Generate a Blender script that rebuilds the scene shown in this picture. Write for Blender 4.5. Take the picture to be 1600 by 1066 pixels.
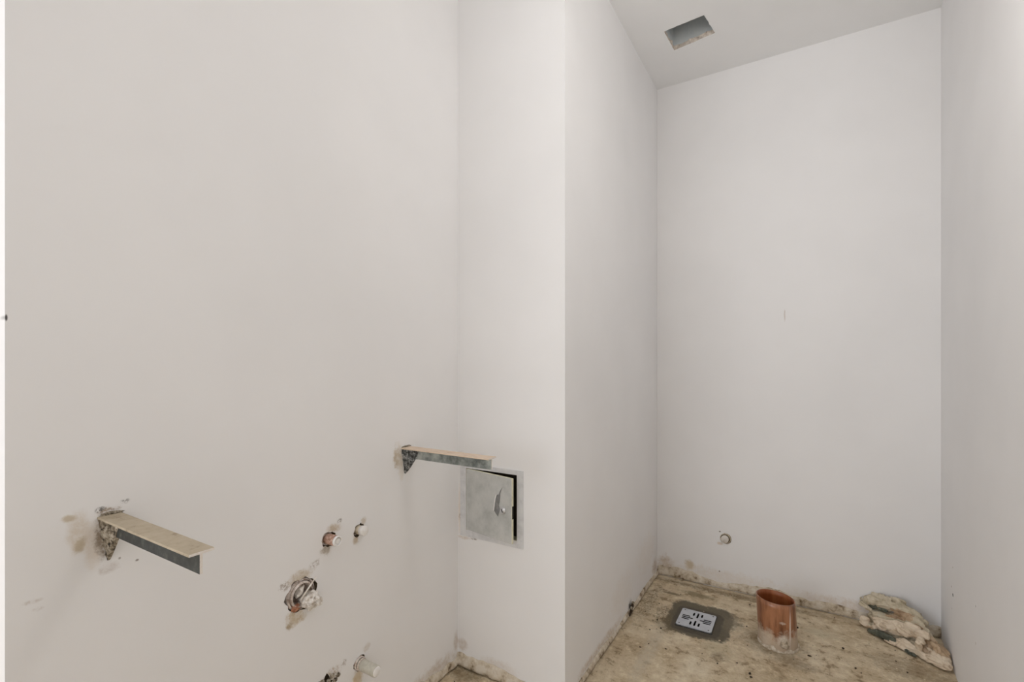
import bpy, bmesh, math, random
from mathutils import Vector, noise, Matrix, geometry

for o in list(bpy.data.objects):
    bpy.data.objects.remove(o)
scene = bpy.context.scene
COL = scene.collection
RND = random.Random(7)

# ------------------------------------------------------------------ camera
CAM_H = 1.096
F_PX = 749.0
cam = bpy.data.cameras.new('camera')
cam.sensor_width = 36.0
cam.lens = F_PX / 1600 * 36.0
cam.shift_y = 32 / 1600
cam.clip_start = 0.02
camo = bpy.data.objects.new('camera', cam)
COL.objects.link(camo)
camo.location = (0, 0, CAM_H)
camo.rotation_euler = (math.pi / 2, 0, math.atan(455 / 749))
scene.camera = camo

# ------------------------------------------------------------------ world and daylight
w = bpy.data.worlds.new('sky')
scene.world = w
w.use_nodes = True
w.node_tree.nodes['Background'].inputs[0].default_value = (0.80, 0.88, 1.0, 1)
w.node_tree.nodes['Background'].inputs[1].default_value = 1.0


def area(name, loc, rot, sx, sy, power, col):
    l = bpy.data.lights.new(name, 'AREA')
    l.shape = 'RECTANGLE'
    l.size, l.size_y, l.energy, l.color = sx, sy, power, col
    o = bpy.data.objects.new(name, l)
    o.location, o.rotation_euler = loc, rot
    COL.objects.link(o)
    return o


# daylight coming in through the wide window opening in the wall behind the camera
area('window_daylight', (-1.55, -2.60, 1.50), (math.pi / 2, 0, 0), 1.7, 1.7, 31, (0.985, 0.99, 1.0))

scene.view_settings.view_transform = 'Standard'
scene.view_settings.look = 'None'
scene.view_settings.exposure = 0.17
scene.view_settings.gamma = 1.0
scene.view_settings.use_curve_mapping = False
scene.cycles.diffuse_bounces = 6
scene.cycles.adaptive_threshold = 0.02
scene.cycles.max_bounces = 10


# ------------------------------------------------------------------ helpers
def lin(c):
    return tuple(((v / 255) / 12.92 if v / 255 < 0.04045 else ((v / 255 + 0.055) / 1.055) ** 2.4) for v in c)


def C4(c):
    return (*lin(c), 1.0)


def mesh_obj(name, verts, faces, mats, parent=None, smooth=False, fmats=None):
    """one mesh object; verts are world coordinates, parents are unrotated"""
    off = Vector((0, 0, 0))
    p = parent
    while p is not None:
        off += p.location
        p = p.parent
    me = bpy.data.meshes.new(name)
    me.from_pydata([tuple(Vector(v) - off) for v in verts], [], faces)
    me.update()
    for m in (mats if isinstance(mats, (list, tuple)) else [mats]):
        me.materials.append(m)
    if fmats:
        for pl, i in zip(me.polygons, fmats):
            pl.material_index = i
    if smooth:
        for pl in me.polygons:
            pl.use_smooth = True
    o = bpy.data.objects.new(name, me)
    COL.objects.link(o)
    o.parent = parent
    return o


def bm_obj(name, bm, mats, parent=None, smooth=False):
    bm.verts.ensure_lookup_table()
    bm.verts.index_update()
    vs = [v.co.copy() for v in bm.verts]
    fs = [[v.index for v in f.verts] for f in bm.faces]
    fm = [f.material_index for f in bm.faces]
    bm.free()
    return mesh_obj(name, vs, fs, mats, parent, smooth, fm)


def thing(name, label, cat, loc, group=None):
    o = bpy.data.objects.new(name, None)
    o.empty_display_size = 0.05
    COL.objects.link(o)
    o.location = loc
    o['label'] = label
    o['category'] = cat
    if group:
        o['group'] = group
    return o


def struct(o):
    o['kind'] = 'structure'
    return o


def box_bm(bm, lo, hi, bevel=0.0):
    r = bmesh.ops.create_cube(bm, size=1.0)
    vs = r['verts']
    for v in vs:
        v.co = Vector([lo[i] + (v.co[i] + 0.5) * (hi[i] - lo[i]) for i in range(3)])
    if bevel:
        es = list({e for v in vs for e in v.link_edges})
        bmesh.ops.bevel(bm, geom=es, offset=bevel, segments=2, affect='EDGES', profile=0.6)


def tube(p0, p1, r0, r1=None, n=28, inner=None, cap0=True, cap1=True, depth=None, wob=0.0, seed=0):
    """tube from p0 to p1; inner = bore radius (open at p1 to the given depth)"""
    r1 = r0 if r1 is None else r1
    p0, p1 = Vector(p0), Vector(p1)
    ax = (p1 - p0)
    L = ax.length
    ax.normalize()
    t = Vector((0, 0, 1)) if abs(ax.z) < 0.9 else Vector((1, 0, 0))
    a = ax.cross(t).normalized()
    b = ax.cross(a).normalized()
    vs, fs = [], []

    def ring(c, r, k):
        s = len(vs)
        for i in range(n):
            th = 2 * math.pi * i / n
            rr = r * (1 + wob * noise.noise(Vector((math.cos(th) * 1.7, math.sin(th) * 1.7, seed + k * 3.1))))
            vs.append(c + a * math.cos(th) * rr + b * math.sin(th) * rr)
        return s

    def bridge(s, t_):
        for i in range(n):
            j = (i + 1) % n
            fs.append((s + i, s + j, t_ + j, t_ + i))
    e = min(r0, r1) * 0.10
    s0 = ring(p0, r0, 0)
    s1 = ring(p1 - ax * e, r1, 1)
    s2 = ring(p1, r1 - e, 1)
    bridge(s0, s1)
    bridge(s1, s2)
    if inner:
        s3 = ring(p1, inner, 2)
        s4 = ring(p1 - ax * (depth or L * 0.9), inner, 2)
        bridge(s2, s3)
        bridge(s3, s4)
        fs.append(tuple(s4 + i for i in range(n)))
    elif cap1:
        fs.append(tuple(s2 + i for i in range(n)))
    if cap0:
        fs.append(tuple(s0 + i for i in reversed(range(n))))
    return vs, fs


def circle_loop(c, r, n=28, jit=0.0, seed=0, sy=1.0):
    out = []
    for i in range(n):
        th = 2 * math.pi * i / n
        rr = r * (1 + jit * noise.noise(Vector((math.cos(th) * 2.3, math.sin(th) * 2.3, seed * 7.7))))
        out.append((c[0] + math.cos(th) * rr, c[1] + math.sin(th) * rr * sy))
    return out


def rect_loop(x0, y0, x1, y1):
    return [(x0, y0), (x1, y0), (x1, y1), (x0, y1)]


def holed_slab(name, outer, holes, o, u, v, n, thick, mat, hole_mat=None, parent=None, closed=True, hole_jit=0.0, split=None):
    """slab with front face at origin o spanned by u,v; n points out of the front face.
    holes: list of (loop, depth).  Hole walls go back along -n; closed adds their bottoms."""
    o, u, v, n = Vector(o), Vector(u), Vector(v), Vector(n)
    bm = bmesh.new()
    if split:  # plain paint above this height
        outer = [outer[0], outer[1], (outer[1][0], split), outer[2], outer[3], (outer[0][0], split)]

    def P(p, d=0.0):
        return o + u * p[0] + v * p[1] - n * d
    loops = []
    for loop in [outer] + [h[0] for h in holes]:
        vv = [bm.verts.new(P(p)) for p in loop]
        loops.append(vv)
    flat, edges2 = [], []
    for loop in [outer] + [h[0] for h in holes]:
        k0 = len(flat)
        flat += [Vector(p) for p in loop]
        edges2 += [(k0 + i, k0 + (i + 1) % len(loop)) for i in range(len(loop))]
    if split:
        edges2.append((2, 5))
    allv = [q for vv in loops for q in vv]

    def inside(c, loop):
        r = False
        c = (c[0] + 1.7e-6, c[1] + 1.3e-6)
        for i in range(len(loop)):
            a, b = loop[i], loop[i - 1]
            if (a[1] > c[1]) != (b[1] > c[1]) and c[0] < (b[0] - a[0]) * (c[1] - a[1]) / (b[1] - a[1]) + a[0]:
                r = not r
        return r
    cv, ce, cf, ov_, oe_, of_ = geometry.delaunay_2d_cdt(flat, edges2, [], 0, 1e-7)
    for f in cf:
        c = sum((cv[i] for i in f), Vector((0, 0))) / len(f)
        if any(inside(c, h[0]) for h in holes) or not inside(c, outer):
            continue
        fc = bm.faces.new([allv[ov_[i][0]] for i in f])
        if split and c[1] > split:
            fc.material_index = 2
    # hole walls
    for k, (loop, depth) in enumerate(holes):
        vv = loops[k + 1]
        bk = []
        for i, p in enumerate(loop):
            q = P(p, depth)
            if hole_jit:
                q += (u * noise.noise(Vector((i * 1.3, k, 0.3))) + v * noise.noise(Vector((i * 1.3, k, 5.3)))) * hole_jit
            bk.append(bm.verts.new(q))
        m = len(vv)
        for i in range(m):
            j = (i + 1) % m
            f = bm.faces.new((vv[i], vv[j], bk[j], bk[i]))
            f.material_index = 1
        if closed:
            f = bm.faces.new(bk)
            f.material_index = 1
    # body
    ov = loops[0]
    bk = [bm.verts.new(P(p, thick)) for p in outer]
    m = len(ov)
    for i in range(m):
        j = (i + 1) % m
        bm.faces.new((ov[j], ov[i], bk[i], bk[j]))
    if closed or not holes:
        bm.faces.new(list(reversed(bk)))
    bmesh.ops.recalc_face_normals(bm, faces=bm.faces[:])
    return bm_obj(name, bm, [mat, hole_mat or mat] + ([M['paint']] if split else []), parent)


# ------------------------------------------------------------------ materials
def new_mat(name):
    m = bpy.data.materials.new(name)
    m.use_nodes = True
    nt = m.node_tree
    return m, nt, nt.nodes['Principled BSDF']


def nd(nt, typ, **kw):
    n = nt.nodes.new(typ)
    for k, v in kw.items():
        setattr(n, k, v)
    return n


def noise_tex(nt, vec, scale, detail=4, rough=0.55, dist=0.0):
    n = nd(nt, 'ShaderNodeTexNoise')
    n.inputs['Scale'].default_value = scale
    n.inputs['Detail'].default_value = detail
    n.inputs['Roughness'].default_value = rough
    n.inputs['Distortion'].default_value = dist
    nt.links.new(vec, n.inputs['Vector'])
    return n


def maprange(nt, val, a, b, c=0.0, d=1.0, smooth=False):
    n = nd(nt, 'ShaderNodeMapRange')
    if smooth:
        n.interpolation_type = 'SMOOTHSTEP'
    n.inputs['From Min'].default_value = a
    n.inputs['From Max'].default_value = b
    n.inputs['To Min'].default_value = c
    n.inputs['To Max'].default_value = d
    nt.links.new(val, n.inputs['Value'])
    return n.outputs['Result']


def mixc(nt, fac, a, b):
    n = nd(nt, 'ShaderNodeMix', data_type='RGBA')
    if isinstance(fac, (int, float)):
        n.inputs['Factor'].default_value = fac
    else:
        nt.links.new(fac, n.inputs['Factor'])
    for key, x in ((6, a), (7, b)):
        if isinstance(x, tuple):
            n.inputs[key].default_value = x
        else:
            nt.links.new(x, n.inputs[key])
    return n.outputs[2]


def math_n(nt, op, a, b=None):
    n = nd(nt, 'ShaderNodeMath', operation=op)
    for i, x in enumerate((a, b)):
        if x is None:
            continue
        if isinstance(x, (int, float)):
            n.inputs[i].default_value = x
        else:
            nt.links.new(x, n.inputs[i])
    return n.outputs[0]


def vmath(nt, op, a, b=None):
    n = nd(nt, 'ShaderNodeVectorMath', operation=op)
    for i, x in enumerate((a, b)):
        if x is None:
            continue
        if isinstance(x, tuple):
            n.inputs[i].default_value = x
        else:
            nt.links.new(x, n.inputs[i])
    return n.outputs['Value'] if op in ('LENGTH', 'DOT_PRODUCT') else n.outputs['Vector']


def bump(nt, bsdf, h, strength, dist):
    b = nd(nt, 'ShaderNodeBump')
    b.inputs['Strength'].default_value = strength
    b.inputs['Distance'].default_value = dist
    nt.links.new(h, b.inputs['Height'])
    nt.links.new(b.outputs[0], bsdf.inputs['Normal'])


def position(nt):
    return nd(nt, 'ShaderNodeNewGeometry').outputs['Position']


def stain_layer(nt, pos, col, stains, lift=0):
    """dirt and painted marks, each with its own shape: (centre, radii, colour, strength, ragged 0..1, grain 0..1)"""
    n1 = noise_tex(nt, pos, 34, 5, 0.8)
    nv = vmath(nt, 'SUBTRACT', n1.outputs['Color'], (0.5, 0.5, 0.5))
    n2 = noise_tex(nt, pos, 150, 3, 0.7).outputs['Fac']
    n3 = noise_tex(nt, pos, 60, 4, 0.75).outputs['Fac']
    for item in stains:
        (c, r, colr, st, rag, grain) = item[:6]
        if lift and min(colr) > 80:
            colr = (min(250, colr[0] + lift + 3), min(250, colr[1] + lift), min(250, colr[2] + lift + 2))
        kind = item[6] if len(item) > 6 else ''
        d = vmath(nt, 'SUBTRACT', pos, tuple(c))
        d = vmath(nt, 'DIVIDE', d, tuple(r))
        if rag > 0:
            sc = nd(nt, 'ShaderNodeVectorMath', operation='SCALE')
            nt.links.new(nv, sc.inputs[0])
            sc.inputs['Scale'].default_value = rag * 9.0
            d = vmath(nt, 'ADD', d, sc.outputs[0])
        if kind == 'box':
            d = vmath(nt, 'MULTIPLY', vmath(nt, 'MULTIPLY', d, d), d)
        ln = vmath(nt, 'LENGTH', d)
        if kind:
            mk = maprange(nt, ln, 1.0, 0.72, 0, st, True)
        else:
            mk = maprange(nt, ln, 1.0, 0.35, 0, st, True)
        if grain > 0:
            g = maprange(nt, n2 if grain > 0.5 else n3, 0.40, 0.58, 1 - min(1, grain * 1.3), 1.0, True)
            mk = math_n(nt, 'MULTIPLY', mk, g)
        col = mixc(nt, mk, col, C4(colr))
    return col


def paint_mat(name, stains=(), base=(241, 240, 240)):
    m, nt, b = new_mat(name)
    pos = position(nt)
    big = noise_tex(nt, pos, 2.2, 3).outputs['Fac']
    col = mixc(nt, maprange(nt, big, 0.35, 0.65), C4(base), C4(tuple(x - 4 for x in base)))
    col = stain_layer(nt, pos, col, stains, 18)
    nt.links.new(col, b.inputs['Base Color'])
    b.inputs['Roughness'].default_value = 0.75
    b.inputs['Specular IOR Level'].default_value = 0.25
    return m


def rough_mat(name, cols, scale=40, rough=0.9, bstr=0.6, bdist=0.004, ramp=(0.35, 0.5, 0.65), metal=0.0, detail=6, stretch=None):
    m, nt, b = new_mat(name)
    pos = nd(nt, 'ShaderNodeTexCoord').outputs['Object']
    if stretch:
        pos = vmath(nt, 'MULTIPLY', pos, stretch)
    n1 = noise_tex(nt, pos, scale, detail, 0.65)
    r = nd(nt, 'ShaderNodeValToRGB')
    el = r.color_ramp.elements
    while len(el) < len(cols):
        el.new(0.5)
    for e, c, p in zip(el, cols, ramp):
        e.position = p
        e.color = C4(c)
    nt.links.new(n1.outputs['Fac'], r.inputs[0])
    nt.links.new(r.outputs[0], b.inputs['Base Color'])
    b.inputs['Roughness'].default_value = rough
    b.inputs['Metallic'].default_value = metal
    if bstr:
        bump(nt, b, noise_tex(nt, pos, scale * 1.7, detail, 0.6).outputs['Fac'], bstr, bdist)
    return m


WL, CH, CS, BK, RT, CEIL = -1.072, 1.385, -0.645, 2.507, 0.467, 2.5
JAMB = 0.23

DIRT = (128, 112, 86)
DARK = (52, 44, 34)
PUTTY = (188, 180, 160)
M = {}
M['paint_left'] = paint_mat('white_wall_paint_bracket_wall', [
    # torn plaster left of and under the near bracket
    ((WL, .320, .800), (.05, .021, .046), (196, 188, 172), .8, .10, .3),
    ((WL, .307, .827), (.05, .014, .008), (176, 164, 138), .8, .15, 0),
    ((WL, .322, .778), (.05, .012, .016), (172, 160, 132), .8, .2, 0),
    ((WL, .340, .768), (.05, .018, .054), (204, 196, 182), .75, .12, .2),
    ((WL, .352, .780), (.05, .014, .050), (120, 106, 84), .85, .2, .5),
    ((WL, .362, .826), (.05, .024, .010), (134, 114, 84), .8, .2, .6),
    ((WL, .350, .832), (.05, .010, .007), DARK, .75, .2, .9),
    ((WL, .386, .838), (.05, .010, .006), DARK, .6, .2, .9),
    ((WL, .378, .735), (.05, .003, .003), (120, 112, 100), .7, .1, 0),
    ((WL, .405, .722), (.05, .004, .003), (110, 100, 90), .8, .1, 0),
    ((WL, .362, .722), (.05, .02, .014), (176, 168, 158), .5, .25, .4),
    ((WL, .262, .705), (.05, .016, .005), (176, 168, 158), .5, .1, .6),
    ((WL, .268, .690), (.05, .010, .004), (176, 168, 158), .4, .1, .6),
    # second bracket
    ((WL, 1.088, .800), (.05, .028, .050), (176, 162, 134), .75, .22, .3),
    ((WL, 1.100, .760), (.05, .016, .045), (206, 200, 186), .7, .25, .2),
    ((WL, 1.075, .790), (.05, .010, .030), (166, 152, 122), .7, .25, .5),
    # pipe holes
    ((WL, .846, .652), (.05, .030, .016), (176, 160, 132), .85, .22, .3),
    ((WL, .866, .666), (.05, .010, .008), (110, 96, 80), .7, .25, .9),
    ((WL, .822, .600), (.05, .022, .018), (136, 122, 94), .9, .22, .3),
    ((WL, .948, .640), (.05, .016, .014), (178, 166, 140), .7, .2, .2),
    ((WL, .922, .596), (.05, .014, .016), (166, 150, 118), .75, .22, .3),
    # drain
    ((WL, .750, .556), (.05, .046, .022), (170, 156, 128), .85, .22, .3),
    ((WL, .705, .552), (.05, .020, .014), (120, 106, 88), .7, .25, .9),
    ((WL, .790, .575), (.05, .020, .014), (130, 118, 100), .6, .25, .9),
    ((WL, .735, .462), (.05, .034, .026), (172, 156, 122), .85, .22, .3),
    ((WL, .718, .450), (.05, .012, .014), (140, 122, 90), .8, .22, .4),
    # low pipe and broken hole
    ((WL, .928, .205), (.05, .022, .035), (186, 168, 128), .85, .22, .2),
    ((WL, .960, .275), (.05, .016, .014), (178, 168, 148), .6, .25, .3),
    ((WL, .842, .262), (.05, .034, .022), (150, 134, 104), .85, .24, .6),
    ((WL, .880, .272), (.05, .012, .012), (120, 108, 90), .6, .24, .9),
    # base of the corner
    ((WL, 1.375, .085), (.05, .018, .045), (170, 156, 136), .6, .12, .3),
    ((WL, 1.25, .03), (.05, .16, .05), (178, 166, 146), .7, .2, .3),
    ((WL, .2315, 1.165), (.05, .0022, .007), (40, 32, 22), .9, 0, 0),
])
M['paint_chase'] = paint_mat('white_wall_paint_panel_wall', [
    ((-1.062, CH, .56), (.012, .05, .12), (206, 196, 180), .6, .12, .2),
    ((-1.060, CH, .535), (.008, .05, .016), (150, 134, 110), .7, .2, .9),
    ((-1.045, CH, .462), (.04, .05, .008), (190, 178, 162), .6, .2, .3),
    ((-1.000, CH, .465), (.02, .05, .005), (110, 96, 80), .6, .2, .6),
    ((-1.05, CH, .075), (.03, .05, .028), (176, 164, 148), .6, .12, .3),
    ((-.90, CH, .04), (.10, .05, .04), (194, 184, 170), .5, .12, .3),
])
M['paint_side'] = paint_mat('white_wall_paint_side_wall', [
    ((CS, 1.95, .13), (.05, .22, .10), (204, 194, 176), .2, .2, .3),
    ((CS, 2.30, .17), (.05, .20, .12), (208, 198, 180), .25, .2, .3),
    ((CS, 2.46, .05), (.05, .06, .05), (150, 128, 98), .6, .2, .3),
    ((CS, 2.05, .03), (.05, .03, .035), (60, 46, 32), .9, .2, .4),
    ((CS, 1.70, .03), (.05, .30, .03), (170, 152, 122), .6, .2, .4),
])
M['paint_back'] = paint_mat('white_wall_paint_back_wall', [
    ((-.483, BK, .080), (.030, .05, .032), (176, 160, 124), .75, .2, 0),
    ((-.347, BK, .079), (.005, .05, .005), (100, 84, 64), .9, .05, 0),
    ((-.345, BK, .272), (.006, .05, .004), (90, 78, 62), .9, .05, 0),
    ((-.072, BK, 1.308), (.004, .05, .035), (176, 164, 152), .55, .12, 0),
    ((-.345, BK, .215), (.016, .05, .010), (196, 180, 158), .7, .15, 0),
    ((-.30, BK, .05), (.40, .05, .05), (200, 188, 168), .4, .2, .3),
    ((-.60, BK, .05), (.05, .05, .07), (168, 146, 112), .6, .2, .3),
    ((.20, BK, .04), (.30, .05, .045), (190, 176, 156), .6, .2, .3),
])
M['paint_right'] = paint_mat('white_wall_paint_right_wall', [
    ((.454, 2.306, .282), (.05, .006, .005), (110, 98, 86), .7, .1, 0),
    ((.454, 2.30, .205), (.05, .005, .004), (120, 108, 96), .6, .1, 0),
    ((.440, 1.95, .362), (.05, .004, .004), (90, 80, 70), .8, .1, 0),
    ((.454, 2.28, .36), (.05, .006, .005), (140, 128, 116), .5, .1, 0),
    ((.440, 1.95, .25), (.05, .006, .006), (160, 148, 136), .5, .1, 0),
])
M['paint'] = paint_mat('white_wall_paint')
M['paint_jamb'] = paint_mat('white_wall_paint_jamb', [
    ((-1.08, JAMB, 1.17), (.012, .05, .002), (150, 140, 126), .7, .02, .3),
    ((-1.085, JAMB, .66), (.004, .05, .01), (120, 110, 96), .7, .2, .3),
])
M['paint_ceiling'] = paint_mat('white_ceiling_paint', [], (243, 243, 243))
M['hole'] = rough_mat('raw_plaster_hole', [(70, 60, 46), (112, 98, 76), (150, 136, 110)], 90)
M['gypsum'] = rough_mat('cut_gypsum_edge', [(120, 104, 90), (204, 190, 176), (232, 222, 210)], 60, ramp=(.33, .42, .6), bstr=.9)
M['duct'] = rough_mat('grey_duct_concrete', [(192, 198, 200), (204, 208, 208), (212, 214, 212)], 12, bstr=.1)
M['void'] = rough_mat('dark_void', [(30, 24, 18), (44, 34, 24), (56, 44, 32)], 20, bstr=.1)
M['mortar'] = rough_mat('dirty_mortar', [(36, 31, 26), (130, 118, 100), (200, 191, 175)], 110, ramp=(.36, .46, .64), bstr=.9)
M['mortar_dark'] = rough_mat('grey_black_mortar', [(40, 40, 38), (96, 98, 98), (190, 190, 188)], 110, ramp=(.36, .48, .66), bstr=.9)
M['ledge'] = rough_mat('rough_base_plaster', [(118, 98, 74), (198, 184, 162), (220, 211, 196)], 26, ramp=(.34, .46, .6), bstr=.7, bdist=.006)
M['steel_cream'] = rough_mat('dusty_cream_steel', [(140, 125, 104), (174, 160, 138), (186, 173, 152)], 45, .7, .15, .001, ramp=(.30, .42, .7))
M['steel_pink'] = rough_mat('dusty_pinkish_steel', [(196, 168, 142), (218, 196, 174), (224, 206, 188)], 30, .7, .15, .001, ramp=(.30, .42, .7), stretch=(1, 4, 1))
M['steel_dark'] = rough_mat('blackened_steel', [(38, 40, 40), (58, 62, 60), (104, 104, 98)], 60, .5, .3, .001, ramp=(.35, .55, .75), metal=.2)
M['steel_grey'] = rough_mat('grey_green_steel', [(92, 98, 96), (140, 146, 142), (176, 180, 176)], 26, .4, .1, .001, metal=.35)
M['steel_end'] = rough_mat('white_painted_steel_end', [(120, 96, 80), (226, 216, 206), (234, 228, 220)], 200, .7, .2, .001, ramp=(.30, .36, .6))
M['zinc'] = rough_mat('zinc_door_sheet', [(180, 182, 179), (198, 199, 196), (208, 208, 205)], 14, .42, 0, metal=.2)
M['zinc_frame'] = rough_mat('zinc_frame_sheet', [(206, 206, 208), (220, 220, 222), (226, 226, 226)], 22, .42, 0, metal=.15)
M['zinc_edge'] = rough_mat('yellowish_zinc_edge', [(206, 202, 172), (222, 218, 192), (228, 226, 206)], 40, .5, 0)
M['film'] = rough_mat('torn_grey_film', [(112, 112, 110), (128, 128, 127), (140, 140, 138)], 60, .5, 0)
M['lock'] = rough_mat('chrome_lock', [(176, 176, 178), (206, 206, 208), (214, 214, 214)], 60, .3, 0, metal=.5)
M['black'] = rough_mat('black_slot', [(16, 15, 14), (20, 19, 17), (26, 24, 22)], 40, .8, 0)
M['plug'] = rough_mat('white_plastic_plug', [(236, 232, 226), (246, 244, 242), (248, 247, 246)], 50, .45, 0)
M['wall_cap'] = rough_mat('painted_cap', [(214, 206, 196), (226, 220, 212), (230, 225, 218)], 60, .6, 0)
M['brass'] = rough_mat('pinkish_pipe', [(128, 92, 74), (190, 152, 134), (214, 190, 176)], 120, .5, .3, .001)
M['beige_pipe'] = rough_mat('beige_pipe', [(168, 150, 122), (206, 194, 172), (216, 206, 190)], 90, .6, .2, .001)
M['grey_pipe'] = rough_mat('pale_grey_pipe', [(60, 54, 46), (186, 182, 168), (204, 200, 188)], 95, .45, .1, .001, ramp=(.27, .33, .6))
M['ring'] = rough_mat('pale_pipe_ring', [(158, 132, 114), (214, 200, 190), (234, 226, 220)], 110, .5, .3, .001)
M['copper_bit'] = rough_mat('orange_copper', [(120, 78, 56), (160, 108, 80), (182, 132, 104)], 80, .5, 0)
M['rag'] = rough_mat('white_rag', [(190, 178, 164), (238, 232, 224), (246, 243, 238)], 80, .8, .5, .002)
M['grate'] = rough_mat('brushed_steel_plate', [(190, 195, 204), (204, 208, 216), (212, 216, 222)], 18, .35, 0, metal=.35)
M['screw'] = rough_mat('screw_head', [(70, 68, 66), (92, 90, 88), (110, 108, 106)], 60, .5, 0, metal=.5)
M['sack'] = rough_mat('cream_plastic_sheet', [(170, 146, 120), (218, 201, 178), (232, 218, 198)], 26, .5, .5, .004, ramp=(.32, .46, .7))
M['sack_grey'] = rough_mat('grey_cream_plastic_sheet', [(150, 138, 114), (196, 184, 160), (218, 208, 188)], 20, .5, .5, .004, ramp=(.3, .48, .7))
M['sack_tan'] = rough_mat('tan_plastic_sheet', [(136, 108, 82), (184, 158, 128), (210, 188, 162)], 18, .5, .5, .004, ramp=(.3, .48, .7))
M['sack_green'] = rough_mat('dark_green_plastic', [(62, 66, 56), (84, 88, 76), (104, 106, 92)], 26, .45, .4, .004)
M['crumb_dark'] = rough_mat('dark_crumbs', [(44, 34, 24), (60, 48, 34), (84, 68, 50)], 60, .9, 0)
M['crumb_pale'] = rough_mat('pale_plaster_chips', [(196, 180, 150), (214, 200, 172), (226, 214, 190)], 60, .9, 0)


def concrete():
    m, nt, b = new_mat('stained_concrete')
    pos = position(nt)
    n1 = noise_tex(nt, pos, 4.5, 7, .68).outputs['Fac']
    n2 = noise_tex(nt, pos, 21, 7, .72).outputs['Fac']
    n3 = noise_tex(nt, pos, 95, 5, .7).outputs['Fac']
    r = nd(nt, 'ShaderNodeValToRGB')
    el = r.color_ramp.elements
    for c, p in (((160, 138, 108), .36), ((200, 180, 148), .45), ((218, 201, 172), .53), ((232, 219, 194), .62)):
        e = el.new(p)
        e.color = C4(c)
    el.remove(el[0])
    el.remove(el[-1])
    s = math_n(nt, 'ADD', math_n(nt, 'MULTIPLY', n1, .55), math_n(nt, 'MULTIPLY', n2, .45))
    nt.links.new(s, r.inputs[0])
    col = r.outputs[0]
    # ragged pale cement splashes and brown pits
    col = mixc(nt, maprange(nt, n2, .56, .61, 0, .6), col, C4((232, 218, 188)))
    col = mixc(nt, maprange(nt, n2, .43, .37, 0, .6), col, C4((132, 110, 80)))
    col = mixc(nt, maprange(nt, n3, .36, .30, 0, .6), col, C4((96, 80, 58)))
    stains = [
        # dark fresh cement round the floor drain
        ((-.378, 2.152, 0), (.132, .150, .3), (106, 98, 82), .97, .05, 0, 'box'),
        ((-.480, 2.060, 0), (.07, .10, .2), (122, 108, 82), .8, .2, .3),
        ((-.270, 2.20, 0), (.07, .09, .2), (128, 118, 98), .8, .2, 0),
        ((-.385, 2.153, 0), (.100, .112, .3), (90, 84, 72), .9, .03, 0, 'box'),
        ((-.53, 2.33, 0), (.06, .016, .2), (118, 104, 80), .8, .12, 0),
        ((-.42, 2.38, 0), (.10, .03, .2), (142, 128, 98), .8, .15, 0),
        ((-.52, 2.13, 0), (.05, .12, .2), (104, 88, 64), .75, .25, .9),
        ((-.60, 2.20, 0), (.05, .25, .2), (116, 98, 70), .7, .25, .7),
        ((-.30, 2.46, 0), (.55, .035, .2), (112, 92, 62), .7, .2, .4),
        # stain round the pipe stub
        ((-.10, 2.12, 0), (.15, .13, .2), (126, 108, 80), .7, .15, 0),
        ((-.02, 2.02, 0), (.10, .05, .2), (128, 110, 84), .6, .2, .3),
        ((-.02, 1.88, 0), (.10, .03, .2), (206, 194, 166), .8, .25, .3),
        ((.06, 2.30, 0), (.09, .05, .2), (206, 194, 166), .7, .25, .3),
        ((-.28, 1.97, 0), (.07, .10, .2), (204, 192, 162), .7, .25, .4),
        ((-.27, 1.92, 0), (.04, .05, .2), (110, 88, 62), .7, .25, .4),
        ((-.50, 1.80, 0), (.04, .30, .2), (206, 194, 172), .7, .1, .4),
        ((.33, 2.20, 0), (.16, .10, .2), (120, 102, 76), .5, .2, .3),
        ((-1.02, 1.35, 0), (.10, .06, .2), (120, 104, 76), .7, .2, .3),
    ]
    col = stain_layer(nt, pos, col, stains)
    nt.links.new(col, b.inputs['Base Color'])
    b.inputs['Roughness'].default_value = .82
    h = math_n(nt, 'ADD', n2, math_n(nt, 'MULTIPLY', n3, .4))
    bump(nt, b, h, .9, .010)
    return m


M['concrete'] = concrete()

# ------------------------------------------------------------------ the setting
# floor: finer towards the shower corner, sunk a little round the drain
GX0, GX1, GY0, GY1 = -.459, -.319, 2.079, 2.227


def floor_z(x, y):
    z = .0025 * noise.noise(Vector((x * 9, y * 9, 0))) + .0012 * noise.noise(Vector((x * 40, y * 40, 3)))
    z -= .002
    n = .02 * noise.noise(Vector((x * 14, y * 14, 8)))
    d = max(GX0 - .028 - x, x - GX1 - .045, GY0 - .035 - y, y - GY1 - .035, 0)
    d += n * min(1, d / .01)
    t = min(1, max(0, 1 - d / .016))
    return z - .009 * t * t * (3 - 2 * t)


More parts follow.
